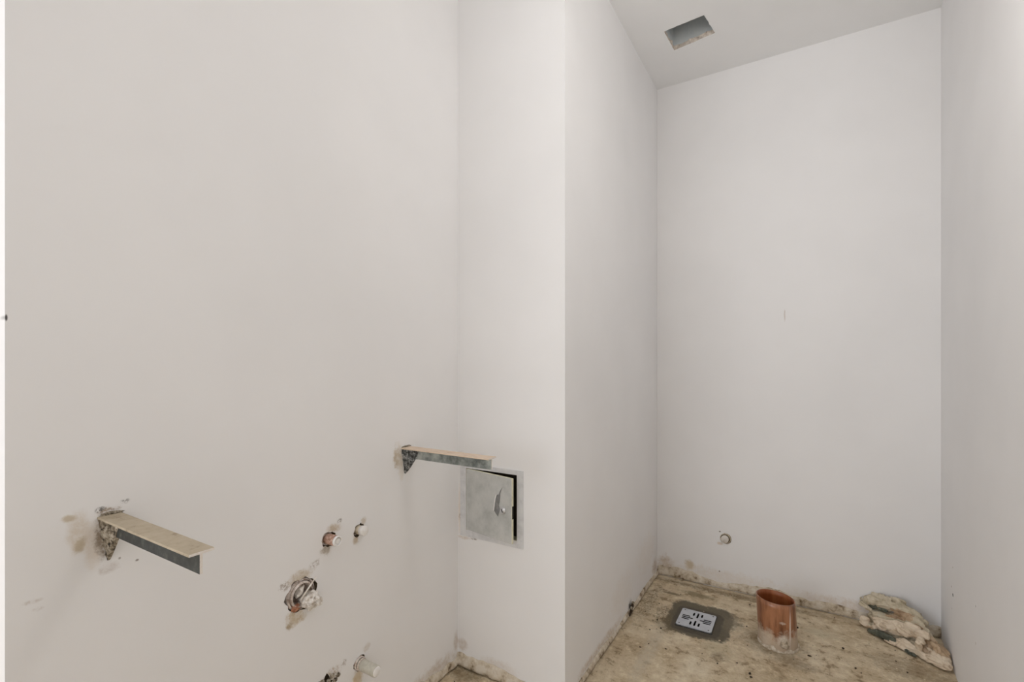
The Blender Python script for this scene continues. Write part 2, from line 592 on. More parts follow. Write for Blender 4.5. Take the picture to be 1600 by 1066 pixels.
def build_floor():
    xs = [-2.8, -2.2, -1.6, -1.3] + [-1.072 + .0305 * i for i in range(13)]
    xs += [-.70 + .010 * i for i in range(122)] + [.60]
    ys = [-2.75, -2.0, -1.2, -.5, 0, .5, .9] + [1.0 + .03 * i for i in range(14)] + [1.42 + .010 * i for i in range(112)] + [2.60]
    xs, ys = sorted(set(round(a, 4) for a in xs)), sorted(set(round(a, 4) for a in ys))
    vs = [(x, y, floor_z(x, y) if y > .9 else -.002) for y in ys for x in xs]
    n = len(xs)
    fs = []
    for j in range(len(ys) - 1):
        for i in range(n - 1):
            cx, cy = (xs[i] + xs[i + 1]) / 2, (ys[j] + ys[j + 1]) / 2
            if GX0 + .014 < cx < GX1 - .014 and GY0 + .014 < cy < GY1 - .014:
                continue
            fs.append((j * n + i, j * n + i + 1, (j + 1) * n + i + 1, (j + 1) * n + i))
    b = len(vs)
    vs += [(-2.8, -2.75, -.15), (.60, -2.75, -.15), (.60, 2.60, -.15), (-2.8, 2.60, -.15)]
    fs += [(b + 3, b + 2, b + 1, b)]
    return struct(mesh_obj('floor', vs, fs, M['concrete'], smooth=True))


build_floor()

# bracket wall on the left, with the broken-out holes for the pipes
struct(holed_slab('wall_left', rect_loop(JAMB, -.05, CH + .1, CEIL), [
    (circle_loop((.832, .626), .0205, 26, .35, 1), .05),
    (circle_loop((.932, .620), .0185, 26, .35, 2), .05),
    (circle_loop((.750, .514), .0420, 34, .30, 3), .09),
    (circle_loop((.933, .243), .0205, 26, .35, 4), .05),
    (circle_loop((.822, .246), .0220, 26, .70, 5), .05),
], (WL, 0, 0), (0, 1, 0), (0, 0, 1), (1, 0, 0), .12, M['paint_left'], M['hole'], split=1.2))

# return of the wall at the left edge of the picture
struct(holed_slab('wall_return', rect_loop(-2.72, -.05, WL - .11, CEIL), [], (0, JAMB, 0), (1, 0, 0), (0, 0, 1), (0, -1, 0), .10, M['paint_jamb']))
# the short wall that carries the access panel
PX0, PX1, PZ0, PZ1 = -1.0335, -.8185, .4925, .7165
struct(holed_slab('wall_chase', rect_loop(WL - .05, -.05, CS, CEIL), [
    (rect_loop(PX0, PZ0, PX1, PZ1), .08)], (0, CH, 0), (1, 0, 0), (0, 0, 1), (0, -1, 0), .10, M['paint_chase'], M['void'], split=.82))
# side of the recess
struct(holed_slab('wall_side', rect_loop(CH + .0995, -.05, BK + .1, CEIL + .02), [], (CS, 0, 0), (0, 1, 0), (0, 0, 1), (1, 0, 0), .10, M['paint_side'], split=.5))
struct(holed_slab('wall_back', rect_loop(CS - .05, -.05, RT + .1, CEIL + .02), [
    (circle_loop((-.319, .243), .0255, 28, .10, 6), .05)], (0, BK, 0), (1, 0, 0), (0, 0, 1), (0, -1, 0), .10, M['paint_back'], M['hole'], split=1.4))
# right wall runs slightly off square
ang = math.atan(.045)
rd = Vector((-math.sin(ang), -math.cos(ang), 0))
rn = Vector((-math.cos(ang), math.sin(ang), 0))
struct(holed_slab('wall_right', rect_loop(-.06, -.05, 5.10, CEIL + .02), [
    (circle_loop((.228, .262), .0062, 12, .3, 7), .03)], Vector((RT, BK, 0)), rd, (0, 0, 1), rn, .10, M['paint_right'], M['black'], split=.6))
# rest of the room behind the camera, with its window
struct(holed_slab('wall_west', rect_loop(-2.6, -.05, JAMB + .05, CEIL), [], (-2.62, 0, 0), (0, 1, 0), (0, 0, 1), (1, 0, 0), .10, M['paint']))
struct(holed_slab('wall_front', rect_loop(-2.72, -.05, .5, CEIL), [
    (rect_loop(-2.40, .65, -.70, 2.35), .12)], (0, -2.45, 0), (1, 0, 0), (0, 0, 1), (0, 1, 0), .12, M['paint'], M['paint'], closed=False))
# ceiling with the hole cut for the duct
hl = []
hc = [(-.506, 2.078), (-.344, 2.064), (-.322, 2.200), (-.497, 2.228)]
for k in range(4):
    a, b_ = hc[k], hc[(k + 1) % 4]
    for i in range(12):
        t = i / 12
        j = .0030 if 0 < i else .0015
        hl.append((a[0] + (b_[0] - a[0]) * t + j * noise.noise(Vector((k * 9 + i * .9, 1, 2))),
                   a[1] + (b_[1] - a[1]) * t + j * noise.noise(Vector((k * 9 + i * .9, 7, 2)))))
ceiling = struct(holed_slab('ceiling', rect_loop(-2.75, -2.60, .65, 2.60), [(hl, .019)], (0, 0, CEIL), (1, 0, 0), (0, 1, 0), (0, 0, -1), .019,
                            M['paint_ceiling'], M['gypsum'], closed=False, hole_jit=.010))
# sheet metal shaft above the hole
bm = bmesh.new()
g = .004
lo = [(-.512, 2.060), (-.338, 2.054), (-.312, 2.206), (-.502, 2.238)]
v0 = [bm.verts.new((x, y, CEIL + .021)) for x, y in lo]
v1 = [bm.verts.new((x, y, CEIL + .42)) for x, y in lo]
for i in range(4):
    j = (i + 1) % 4
    bm.faces.new((v0[i], v0[j], v1[j], v1[i]))
bm.faces.new(v1)
bm_obj('duct_shaft', bm, M['duct'], ceiling)


def ledge(name, p0, p1, nrm, h, d, seed, parent=None, n=90, gap=.004):
    """lumpy plaster fillet along the foot of a wall"""
    p0, p1, nrm = Vector(p0), Vector(p1), Vector(nrm)
    prof = [(-.01, 1.0), (.12, .97), (.55, .80), (.80, .50), (.95, .22), (1.0, .0), (.55, -.02), (-.01, -.02)]
    vs, fs = [], []
    m = len(prof)
    L = (p1 - p0).length
    for i in range(n + 1):
        s = i / n
        b = p0.lerp(p1, s)
        hh = h * (1 + .75 * noise.noise(Vector((s * L * 5, seed, 0))) + .30 * noise.noise(Vector((s * L * 26, seed, 4))))
        dd = d * (1 + .45 * noise.noise(Vector((s * L * 7, seed, 9))) + .35 * noise.noise(Vector((s * L * 30, seed, 2))))
        for k, (a, c) in enumerate(prof):
            q = b + nrm * (a * dd) + Vector((0, 0, gap + c * hh))
            if 0 < k < 6:
                q += (nrm * noise.noise(q * 55) + Vector((0, 0, noise.noise(q * 55 + Vector((9, 0, 0)))))) * .0022
            vs.append(q)
    for i in range(n):
        for k in range(m):
            l = (k + 1) % m
            fs.append((i * m + k, (i + 1) * m + k, (i + 1) * m + l, i * m + l))
    fs.append(tuple(range(m)))
    fs.append(tuple(n * m + k for k in reversed(range(m))))
    return struct(mesh_obj(name, vs, fs, M['ledge'], parent, smooth=True))


ledge('baseboard_back', (CS, BK, 0), (RT, BK, 0), (0, -1, 0), .036, .0085, 1)
ledge('baseboard_side', (CS, CH, 0), (CS, BK, 0), (1, 0, 0), .017, .008, 2)
ledge('baseboard_left', (WL, JAMB, 0), (WL, CH, 0), (1, 0, 0), .034, .011, 3)
ledge('baseboard_chase', (WL, CH, 0), (CS, CH, 0), (0, -1, 0), .038, .011, 4)


# ------------------------------------------------------------------ globe lamp hanging above the picture
def globe_lamp(x, y, z, r, strength):
    t = thing('globe_lamp', 'white glowing globe lamp hanging from the ceiling', 'lamp', (x, y, z - r))
    m, nt, b = new_mat('lit_opal_glass')
    b.inputs['Base Color'].default_value = (.9, .9, .9, 1)
    b.inputs['Emission Color'].default_value = (1.0, .972, .935, 1)
    b.inputs['Emission Strength'].default_value = strength
    bm = bmesh.new()
    bmesh.ops.create_icosphere(bm, subdivisions=2, radius=r, matrix=Matrix.Translation((x, y, z)))
    bm_obj('globe', bm, m, t, True)
    vs, fs = tube((x, y, z + r - .01), (x, y, CEIL - .012), .006, n=12)
    mesh_obj('cord', vs, fs, M['black'], t, True)
    vs, fs = tube((x, y, CEIL), (x, y, CEIL - .02), .05, .045, n=24)
    mesh_obj('ceiling_rose', vs, fs, M['plug'], t, True)


globe_lamp(.06, 1.05, 2.04, .13, 9.0)


# ------------------------------------------------------------------ lumps
def lump(name, c, semi, mat, parent, seed, amp=.35, freq=2.2, sub=3, clip=None, smooth=False):
    bm = bmesh.new()
    bmesh.ops.create_icosphere(bm, subdivisions=sub, radius=1)
    for v in bm.verts:
        k = 1 + amp * noise.noise(v.co * freq + Vector((seed * 3.3, 0, 0))) + amp * .5 * noise.noise(v.co * freq * 3 + Vector((seed, 5, 0)))
        v.co = Vector([c[i] + v.co[i] * semi[i] * k for i in range(3)])
        if clip:
            clip(v.co)
    return bm_obj(name, bm, mat, parent, smooth)


# ------------------------------------------------------------------ basin brackets
def t_bracket(y0, y1, z, tip, label, fm, wm, mm, gz, gx, seed):
    ym = (y0 + y1) / 2
    t = thing('basin_bracket', label, 'bracket', (WL, ym, z - .036), 'steel basin brackets on the wall')
    bm = bmesh.new()
    box_bm(bm, (WL - .03, y0, z - .004), (tip, y1, z), .0007)
    for f in bm.faces:
        if f.normal.x > .9:
            f.material_index = 1
    bm.normal_update()
    fl = bm_obj('flange', bm, [fm, M['steel_end']], t)
    bm = bmesh.new()
    box_bm(bm, (WL - .03, ym - .0022, z - .034), (tip - .002, ym + .0022, z - .0035), .0006)
    bm.normal_update()
    for f in bm.faces:
        if f.normal.x > .9:
            f.material_index = 1
    bm_obj('web', bm, [wm, M['steel_end']], t)
    # wedge of mortar packed round the root, running down the wall
    n, m = 14, 12
    vs, fs = [], []
    for i in range(n + 1):
        a = i / n
        for k in range(m + 1):
            b = k / m
            zz = z - .004 - a * (z - .004 - gz)
            reach = (1 - a) ** .85 * (gx - WL) + .003
            yy = (ym - .004) - .014 * (1 - b) ** 1.2 * (1 - a) ** .7
            xx = WL - .003 + reach * b
            q = Vector((xx, yy, zz))
            r = Vector((noise.noise(q * 90 + Vector((seed, 0, 0))), noise.noise(q * 90 + Vector((seed, 7, 0))), noise.noise(q * 90 + Vector((seed, 0, 7)))))
            if 0 < k:
                q += r * .0042
            vs.append(q)
    base = len(vs)
    for i in range(n + 1):
        a = i / n
        zz = z - .004 - a * (z - .004 - gz)
        reach = (1 - a) ** .85 * (gx - WL) + .003
        for k in range(m + 1):
            vs.append(Vector((WL - .003 + reach * k / m, ym + .001 + .005 * (1 - a), zz)))
    w_ = m + 1
    for i in range(n):
        for k in range(m):
            fs.append((i * w_ + k, i * w_ + k + 1, (i + 1) * w_ + k + 1, (i + 1) * w_ + k))
            fs.append((base + i * w_ + k, base + (i + 1) * w_ + k, base + (i + 1) * w_ + k + 1, base + i * w_ + k + 1))
        for k in (0, m):
            fs.append((i * w_ + k, (i + 1) * w_ + k, base + (i + 1) * w_ + k, base + i * w_ + k))
    mesh_obj('mortar_wedge', vs, fs, mm, t)
    # ragged plaster collar above the flange
    lump('plaster_collar', (WL, ym + .003, z + .001), (.004, (y1 - y0) * .52, .004), M['mortar'], t, seed, .5, 2.6, 3)
    return t


t_bracket(.345, .380, .8195, -.749, 'cream topped steel T bracket with blackened web near the left edge',
          M['steel_cream'], M['steel_dark'], M['mortar'], .737, -1.020, 1)
t_bracket(1.098, 1.138, .8265, -.743, 'pinkish topped steel T bracket just above the metal access panel',
          M['steel_pink'], M['steel_grey'], M['mortar_dark'], .742, -1.012, 2)

# ------------------------------------------------------------------ water pipe stubs
t = thing('water_pipe', 'pinkish water pipe stub with dark bore and white rim, left of a twin stub', 'pipe', (WL, .832, .600), 'capped water pipe stubs')
vs, fs = tube((WL - .045, .832, .626), (-1.043, .832, .627), .0135, n=26, inner=.0098, depth=.02)
mesh_obj('pipe_body', vs, fs, M['brass'], t, True)
vs, fs = tube((WL - .045, .832, .626), (WL - .006, .832, .626), .0175, n=26, inner=.0140, depth=.02)
mesh_obj('sleeve', vs, fs, M['ring'], t, True)
vs, fs = tube((-1.062, .8350, .625), (-1.0385, .8362, .6255), .0068, n=22)
mesh_obj('plug', vs, fs, M['plug'], t, True)
bm = bmesh.new()
vs, fs = tube((-1.0425, .8325, .627), (-1.0360, .8328, .6270), .0134, n=26, inner=.0108, depth=.005)
mesh_obj('rim', vs, fs, M['plug'], t, True)
bm.free()

t = thing('water_pipe', 'beige water pipe stub closed by a round white plug, right of a twin stub', 'pipe', (WL, .932, .600), 'capped water pipe stubs')
vs, fs = tube((WL - .045, .933, .620), (-1.060, .933, .6205), .0125, n=26)
mesh_obj('pipe_body', vs, fs, M['beige_pipe'], t, True)
vs, fs = tube((-1.062, .933, .6205), (-1.047, .9335, .6212), .0132, n=26)
mesh_obj('plug', vs, fs, M['plug'], t, True)
vs, fs = tube((WL - .045, .932, .620), (WL - .010, .932, .620), .0165, n=26, inner=.0135, depth=.02)
mesh_obj('sleeve', vs, fs, M['ring'], t, True)

# low pipe
t = thing('drain_pipe', 'pale grey pipe stub pointing out of the wall close to the floor corner', 'pipe', (WL, .935, .225))
vs, fs = tube((WL - .045, .935, .2425), (-1.006, .937, .2395), .0155, n=30)
mesh_obj('pipe_body', vs, fs, M['grey_pipe'], t, True)
vs, fs = tube((-1.0068, .937, .2395), (-1.0045, .937, .2394), .0135, n=30)
mesh_obj('end_cap', vs, fs, M['plug'], t, True)
vs, fs = tube((WL - .045, .935, .2425), (WL + .004, .935, .2425), .0185, n=30, inner=.0158, depth=.02)
mesh_obj('collar', vs, fs, M['ring'], t, True)
vs, fs = tube((WL + .008, .935, .2422), (WL + .0115, .935, .2421), .0170, n=30, inner=.0150, depth=.003)
mesh_obj('collar_ring', vs, fs, M['ring'], t, True)

# basin waste with a rag stuffed in it
t = thing('waste_pipe', 'broad round waste pipe in a broken hole, stuffed with a crumpled white rag', 'pipe', (WL, .750, .472))
for r, ri, x in ((.0385, .0355, WL + .002), (.0340, .0318, WL - .002), (.0312, .0280, WL + .006)):
    vs, fs = tube((WL - .085, .750, .514), (x, .751, .514), r, n=40, inner=ri, depth=.05, wob=.05, seed=r * 100)
    mesh_obj('ring', vs, fs, M['ring'], t, True)
lump('copper_fragment', (WL + .001, .733, .487), (.006, .011, .009), M['copper_bit'], t, 4, .4)
lump('inner_socket', (WL - .045, .752, .516), (.004, .030, .030), M['hole'], t, 5, .1)


def rag_piece(c, semi, seed, rot):
    bm = bmesh.new()
    bmesh.ops.create_icosphere(bm, subdivisions=4, radius=1)
    R_ = Matrix.Rotation(rot[0], 3, 'X') @ Matrix.Rotation(rot[1], 3, 'Y') @ Matrix.Rotation(rot[2], 3, 'Z')
    for v in bm.verts:
        p = v.co * 1.6 + Vector((seed * 4.1, 0, 0))
        k = 1 - .5 * abs(noise.noise(p)) - .35 * abs(noise.noise(p * 2.2)) + .25 * noise.noise(p * .8)
        q = Vector([v.co[i] * semi[i] * k for i in range(3)])
        v.co = Vector(c) + R_ @ q
    return bm


bm = rag_piece((WL + .006, .768, .497), (.030, .026, .016), 1, (.5, .2, .3))
rag = bm_obj('rag', bm, M['rag'], t, True)
bm = rag_piece((WL + .020, .782, .492), (.018, .018, .012), 2, (-.6, .3, .8))
bm_obj('rag_fold', bm, M['rag'], rag, True)
bm = rag_piece((WL + .012, .775, .478), (.016, .014, .007), 3, (.4, -.3, 1.2))
bm_obj('rag_fold', bm, M['rag'], rag, True)
bm = rag_piece((WL - .006, .748, .521), (.014, .018, .008), 6, (.9, .1, .2))
bm_obj('rag_fold', bm, M['rag'], rag, True)
# a strip of the rag hanging diagonally over the mouth
vs, fs = tube((WL + .006, .745, .505), (WL + .012, .784, .547), .0024, .0018, 10)
bm_obj_strip = mesh_obj('rag_strip', vs, fs, M['rag'], rag, True)

# rubble in the broken hole at the bottom edge
t = thing('plaster_rubble', 'crumbly plaster bits in the broken hole at the bottom edge', 'rubble', (WL, .825, .225))
for i in range(7):
    lump('chip', (WL + .001, .800 + .010 * i, .252 + .010 * math.sin(i * 2.1)), (.005, .007, .006), M['mortar'], t, i, .5, 2, 2)

# ------------------------------------------------------------------ access panel
FX0, FX1, FZ0, FZ1 = -1.0575, -.7965, .4700, .7300
t = thing('access_panel', 'grey metal access panel with its small door ajar', 'access panel', (-.926, CH, FZ0))
fr = holed_slab('frame', rect_loop(FX0, FZ0, FX1, FZ1), [(rect_loop(PX0 + .002, PZ0 + .002, PX1 - .002, PZ1 - .002), .05)],
                (0, CH - .0035, 0), (1, 0, 0), (0, 0, 1), (0, -1, 0), .0035, M['zinc_frame'], M['zinc_edge'], t, closed=False)
# dark housing behind the opening
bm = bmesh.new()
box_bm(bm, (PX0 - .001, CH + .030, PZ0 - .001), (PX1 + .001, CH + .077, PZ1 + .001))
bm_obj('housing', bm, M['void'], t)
da = math.radians(8.0)
de = Vector((math.cos(da), -math.sin(da), 0))
dn = Vector((-math.sin(da), -math.cos(da), 0))
hinge = Vector((PX0 + .003, CH - .0045, 0))
DZ0, DZ1, DWID = PZ0 + .003, PZ1 - .004, .2105


def door_pt(u, z, out=0.0):
    sag = -.004 * (u / DWID)
    return hinge + de * u + dn * out + Vector((0, 0, z + sag))


bm = bmesh.new()
box_bm(bm, (0, 0, 0), (1, 1, 1), 0)
for v in bm.verts:
    v.co = door_pt(v.co.x * DWID, DZ0 + v.co.z * (DZ1 - DZ0), -.010 + .010 * v.co.y)
bmesh.ops.recalc_face_normals(bm, faces=bm.faces[:])
bmesh.ops.bevel(bm, geom=bm.edges[:], offset=.0016, segments=2, affect='EDGES', profile=.6)
bm.normal_update()
for f in bm.faces:
    f.material_index = 0 if f.normal.dot(dn) > .6 else 1
door = bm_obj('door', bm, [M['zinc'], M['zinc_edge']], t)
# latch slot in the edge
bm = bmesh.new()
box_bm(bm, (0, 0, 0), (1, 1, 1), 0)
for v in bm.verts:
    v.co = door_pt(DWID - .002 + .0025 * v.co.x, .578 + .042 * v.co.z, -.0085 + .0062 * v.co.y)
bm_obj('latch_slot', bm, M['black'], door)
LU, LZ = .173, .600
vs, fs = tube(door_pt(LU, LZ, -.004), door_pt(LU, LZ, .0045), .0122, n=30)
lock = mesh_obj('lock', vs, fs, M['lock'], door, True)
vs, fs = tube(door_pt(LU, LZ, .0040), door_pt(LU, LZ, .0056), .0090, .0086, n=30)
mesh_obj('lock_core', vs, fs, M['lock'], door, True)
bm = bmesh.new()
box_bm(bm, (0, 0, 0), (1, 1, 1), 0)
for v in bm.verts:
    u_, z_ = (v.co.x - .5) * .0034, (v.co.z - .5) * .0115
    a_ = math.radians(28)
    v.co = door_pt(LU + u_ * math.cos(a_) - z_ * math.sin(a_), LZ + u_ * math.sin(a_) + z_ * math.cos(a_), .0050 + .0012 * v.co.y)
bm_obj('keyhole', bm, M['black'], door)
# torn film: outline on the door sheet, thin but solid
film = [(.170, .676), (.160, .662), (.154, .650), (.146, .648), (.141, .634), (.137, .612), (.134, .592), (.142, .583),
        (.151, .575), (.155, .588), (.159, .598), (.158, .606), (.155, .613), (.158, .624), (.160, .640), (.161, .655), (.166, .668)]
nf = len(film)
vs = [door_pt(u, z, .0004) for u, z in film] + [door_pt(u, z, .0012) for u, z in film]
fs = [tuple(range(nf, 2 * nf))] + [(i, (i + 1) % nf, nf + (i + 1) % nf, nf + i) for i in range(nf)]
mesh_obj('torn_film', vs, fs, M['film'], door)
curl = [(.134, .592), (.137, .612), (.141, .634), (.146, .648), (.143, .649), (.138, .636), (.134, .612), (.1315, .592)]
nf = len(curl)
vs = [door_pt(u, z, .0004) for u, z in curl] + [door_pt(u, z, .0022) for u, z in curl]
fs = [tuple(range(nf, 2 * nf))] + [(i, (i + 1) % nf, nf + (i + 1) % nf, nf + i) for i in range(nf)]
mesh_obj('film_edge', vs, fs, M['plug'], door)

# ------------------------------------------------------------------ capped pipe in the back wall
t = thing('capped_pipe', 'small round white capped pipe low on the back wall of the recess', 'pipe', (-.319, BK, .217))
vs, fs = tube((-.319, BK + .04, .243), (-.320, BK - .004, .243), .0242, n=32, inner=.0212, depth=.03)
mesh_obj('sleeve', vs, fs, M['beige_pipe'], t, True)
vs, fs = tube((-.3215, BK + .03, .2415), (-.3225, BK - .012, .2410), .0175, n=32)
mesh_obj('cap', vs, fs, M['wall_cap'], t, True)

# ------------------------------------------------------------------ floor drain
t = thing('floor_drain', 'square steel floor drain plate with four groups of slots', 'drain', (-.389, 2.153, -.006))
gcx, gcy, gw, gh = -.389, 2.153, .140, .148


def slot(cx, cy, L, wd, vert):
    hx, hy = (wd / 2, L / 2) if vert else (L / 2, wd / 2)
    out = []
    r = wd / 2
    ends = [(0, 1), (0, -1)] if vert else [(1, 0), (-1, 0)]
    for e, (ex, ey) in enumerate(ends):
        a0 = (0 if e == 0 else math.pi) if vert else (-math.pi / 2 if e == 0 else math.pi / 2)
        for i in range(5):
            a = a0 + math.pi * i / 4
            out.append((cx + ex * (hx - (0 if vert else r)) + r * math.cos(a), cy + ey * (hy - (r if vert else 0)) + r * math.sin(a)))
    return out


sl = []
for k in (-1, 0, 1):
    Lg = .046 if k == 0 else .032
    off = .036 if k == 0 else .043
    sl.append((slot(gcx - off, gcy + k * .0135, Lg, .0082, False), .003))
    sl.append((slot(gcx + off, gcy + k * .0135, Lg, .0082, False), .003))
    Lv = .044 if k == 0 else .028
    ov = .034 if k == 0 else .040
    sl.append((slot(gcx + k * .0165, gcy + ov, Lv, .0072, True), .003))
    sl.append((slot(gcx + k * .0165, gcy - ov, Lv, .0072, True), .003))
cc = .006
x0, x1, y0, y1 = gcx - gw / 2, gcx + gw / 2, gcy - gh / 2, gcy + gh / 2
outer = [(x0 + cc, y0), (x1 - cc, y0), (x1, y0 + cc), (x1, y1 - cc), (x1 - cc, y1), (x0 + cc, y1), (x0, y1 - cc), (x0, y0 + cc)]
plate = holed_slab('grate_plate', outer, sl, (0, 0, -.004), (1, 0, 0), (0, 1, 0), (0, 0, 1), .003, M['grate'], M['black'], t, closed=False)
for sx in (-1, 1):
    for sy in (-1, 1):
        vs, fs = tube((gcx + sx * .058, gcy + sy * .062, -.0045), (gcx + sx * .058, gcy + sy * .062, -.0030), .0030, n=12)
        mesh_obj('screw', vs, fs, M['screw'], plate, True)
bm = bmesh.new()
q = [bm.verts.new((x, y, -.0125)) for x, y in ((x0 + .004, y0 + .004), (x1 - .004, y0 + .004), (x1 - .004, y1 - .004), (x0 + .004, y1 - .004))]
q2 = [bm.verts.new((v.co.x, v.co.y, -.09)) for v in q]
for i in range(4):
    bm.faces.new((q[i], q2[i], q2[(i + 1) % 4], q[(i + 1) % 4]))
bm.faces.new(q2)
bm_obj('trap', bm, M['black'], t)
# low steel rim between plate and cement
bm = bmesh.new()
ro, ri = .002, -.004
for (a, b_, z0_, z1_) in ((ro, ri, -.012, -.0072),):
    oo = [(x0 - a, y0 - a), (x1 + a, y0 - a), (x1 + a, y1 + a), (x0 - a, y1 + a)]
    ii = [(x0 - b_, y0 - b_), (x1 + b_, y0 - b_), (x1 + b_, y1 + b_), (x0 - b_, y1 + b_)]
    A = [bm.verts.new((x, y, z0_)) for x, y in oo]
    B = [bm.verts.new((x, y, z1_)) for x, y in oo]
    D = [bm.verts.new((x, y, z1_)) for x, y in ii]
    E_ = [bm.verts.new((x, y, z0_)) for x, y in ii]
    for i in range(4):
        j = (i + 1) % 4
        bm.faces.new((A[i], A[j], B[j], B[i]))
        bm.faces.new((B[i], B[j], D[j], D[i]))
        bm.faces.new((D[i], D[j], E_[j], E_[i]))
bm_obj('rim', bm, M['screw'], t)


# ------------------------------------------------------------------ orange soil pipe stub
def pipe_mat():
    m, nt, b = new_mat('orange_brown_pipe')
    pos = position(nt)
    st = vmath(nt, 'MULTIPLY', pos, (1, 1, .18))
    n1 = noise_tex(nt, st, 34, 5, .6).outputs['Fac']
    n2 = noise_tex(nt, pos, 36, 6, .7).outputs['Fac']
    col = mixc(nt, maprange(nt, n1, .36, .62), C4((110, 66, 40)), C4((172, 118, 84)))
    sep = nd(nt, 'ShaderNodeSeparateXYZ')
    nt.links.new(pos, sep.inputs[0])
    hz = math_n(nt, 'ADD', sep.outputs['Z'], math_n(nt, 'MULTIPLY', n2, -.13))
    col = mixc(nt, maprange(nt, hz, .010, -.022, 0, .85), col, C4((196, 180, 160)))
    # plaster smears and a painted highlight streak
    col = stain_layer(nt, pos, col, [
        ((-.066, 2.078, .108), (.014, .03, .008), (222, 208, 192), .8, .2, .3),
        ((-.062, 2.075, .040), (.026, .03, .026), (222, 212, 198), .9, .22, .3),
        ((-.118, 2.092, .030), (.030, .04, .05), (206, 192, 174), .8, .22, .3),
        ((-.042, 2.082, .085), (.0035, .03, .10), (226, 214, 204), .8, .03, 0),  # glossy upright highlight painted in as a pale streak
        ((-.095, 2.085, .062), (.008, .03, .006), (96, 66, 46), .7, .2, 0),
    ])
    nt.links.new(col, b.inputs['Base Color'])
    b.inputs['Roughness'].default_value = .34
    b.inputs['Coat Weight'].default_value = .3
    b.inputs['Coat Roughness'].default_value = .2
    return m


M['soil_pipe'] = pipe_mat()
t = thing('soil_pipe', 'orange brown pipe stub with slanted open top standing on the concrete floor', 'pipe', (-.084, 2.138, -.004))
N = 64
camr = Vector((.8547, .519, 0))
bc = Vector((-.084, 2.138, -.006))
tc = Vector((-.093, 2.133, .176))
R0, TH = .0675, .0034
prof = []
vs, fs = [], []
rows = 9
for side, rr in ((0, R0), (1, R0 - TH)):
    for j in range(rows + 1):
        s = j / rows
        for i in range(N):
            th = 2 * math.pi * i / N
            d = Vector((math.cos(th), math.sin(th), 0))
            top = tc + d * rr + Vector((0, 0, -.075 * rr * d.dot(camr)))
            bot = bc + d * rr * (1.01 if side == 0 else 1)
            vs.append(bot.lerp(top, s))
B2 = (rows + 1) * N
for j in range(rows):
    for i in range(N):
        k = (i + 1) % N
        fs.append((j * N + i, j * N + k, (j + 1) * N + k, (j + 1) * N + i))
        fs.append((B2 + j * N + k, B2 + j * N + i, B2 + (j + 1) * N + i, B2 + (j + 1) * N + k))
for i in range(N):
    k = (i + 1) % N
    fs.append((rows * N + i, rows * N + k, B2 + rows * N + k, B2 + rows * N + i))
M['pipe_inside'] = rough_mat('shaded_orange_pipe_inside', [(118, 60, 28), (142, 78, 40), (158, 94, 54)], 30, .4, 0, stretch=(1, 1, .2))  # orange bore, colour darkened for the shade inside the stub
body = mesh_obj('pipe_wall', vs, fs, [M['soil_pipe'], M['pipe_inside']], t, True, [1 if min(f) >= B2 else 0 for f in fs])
# crust of mortar round the foot
n, m = 96, 7
vs, fs = [], []
for i in range(n):
    th = 2 * math.pi * i / n
    d = Vector((math.cos(th), math.sin(th), 0))
    hh = .012 + .012 * noise.noise(d * 2.1) + .006 * noise.noise(d * 7)
    hh = max(.003, hh)
    ww = .006 + .004 * noise.noise(d * 3 + Vector((4, 0, 0))) + .003 * noise.noise(d * 9)
    for k in range(m):
        a = k / (m - 1)
        q = bc + d * (R0 - .001 + ww * math.sin(a * math.pi / 2) ** .8) + Vector((0, 0, .002 + hh * math.cos(a * math.pi / 2)))
        q += d * .0012 * noise.noise(q * 130)
        vs.append(q)
for i in range(n):
    j = (i + 1) % n
    for k in range(m - 1):
        fs.append((i * m + k, i * m + k + 1, j * m + k + 1, j * m + k))
M['crust'] = rough_mat('grey_mortar_crust', [(128, 112, 92), (188, 174, 154), (214, 204, 188)], 60, ramp=(.32, .46, .62), bstr=.8)
mesh_obj('mortar_crust', vs, fs, M['crust'], t, True)
lump('mortar_blob', (-.060, 2.072, .034), (.016, .007, .018), M['crust'], t, 11, .35, 2, 3, None, True)
lump('dark_bottom_disc', (-.084, 2.138, .006), (.060, .060, .004), M['void'], t, 12, .03, 2, 3, None, True)  # flat dark lump at the bottom of the bore

# ------------------------------------------------------------------ crumpled sack in the corner
sx, sy = .766, -.643
SO = Vector((.21, 2.46, 0))
SS = Vector((sx, sy, 0))
ST = Vector((sy, -sx, 0))
bag = thing('crumpled_sack', 'crumpled cream plastic sack lying in the right corner of the recess', 'sack', (.32, 2.38, 0))


def in_room(q):
    lim = BK - .004
    if q.y > lim:
        q.y = lim - .02 * (1 - math.exp(-(q.y - lim) / .05)) * 0.2
    rx = RT - (BK - q.y) * .045 - .004
    if q.x > rx:
        q.x = rx
    fz = .0015
    if q.z < fz:
        q.z = fz + .0005


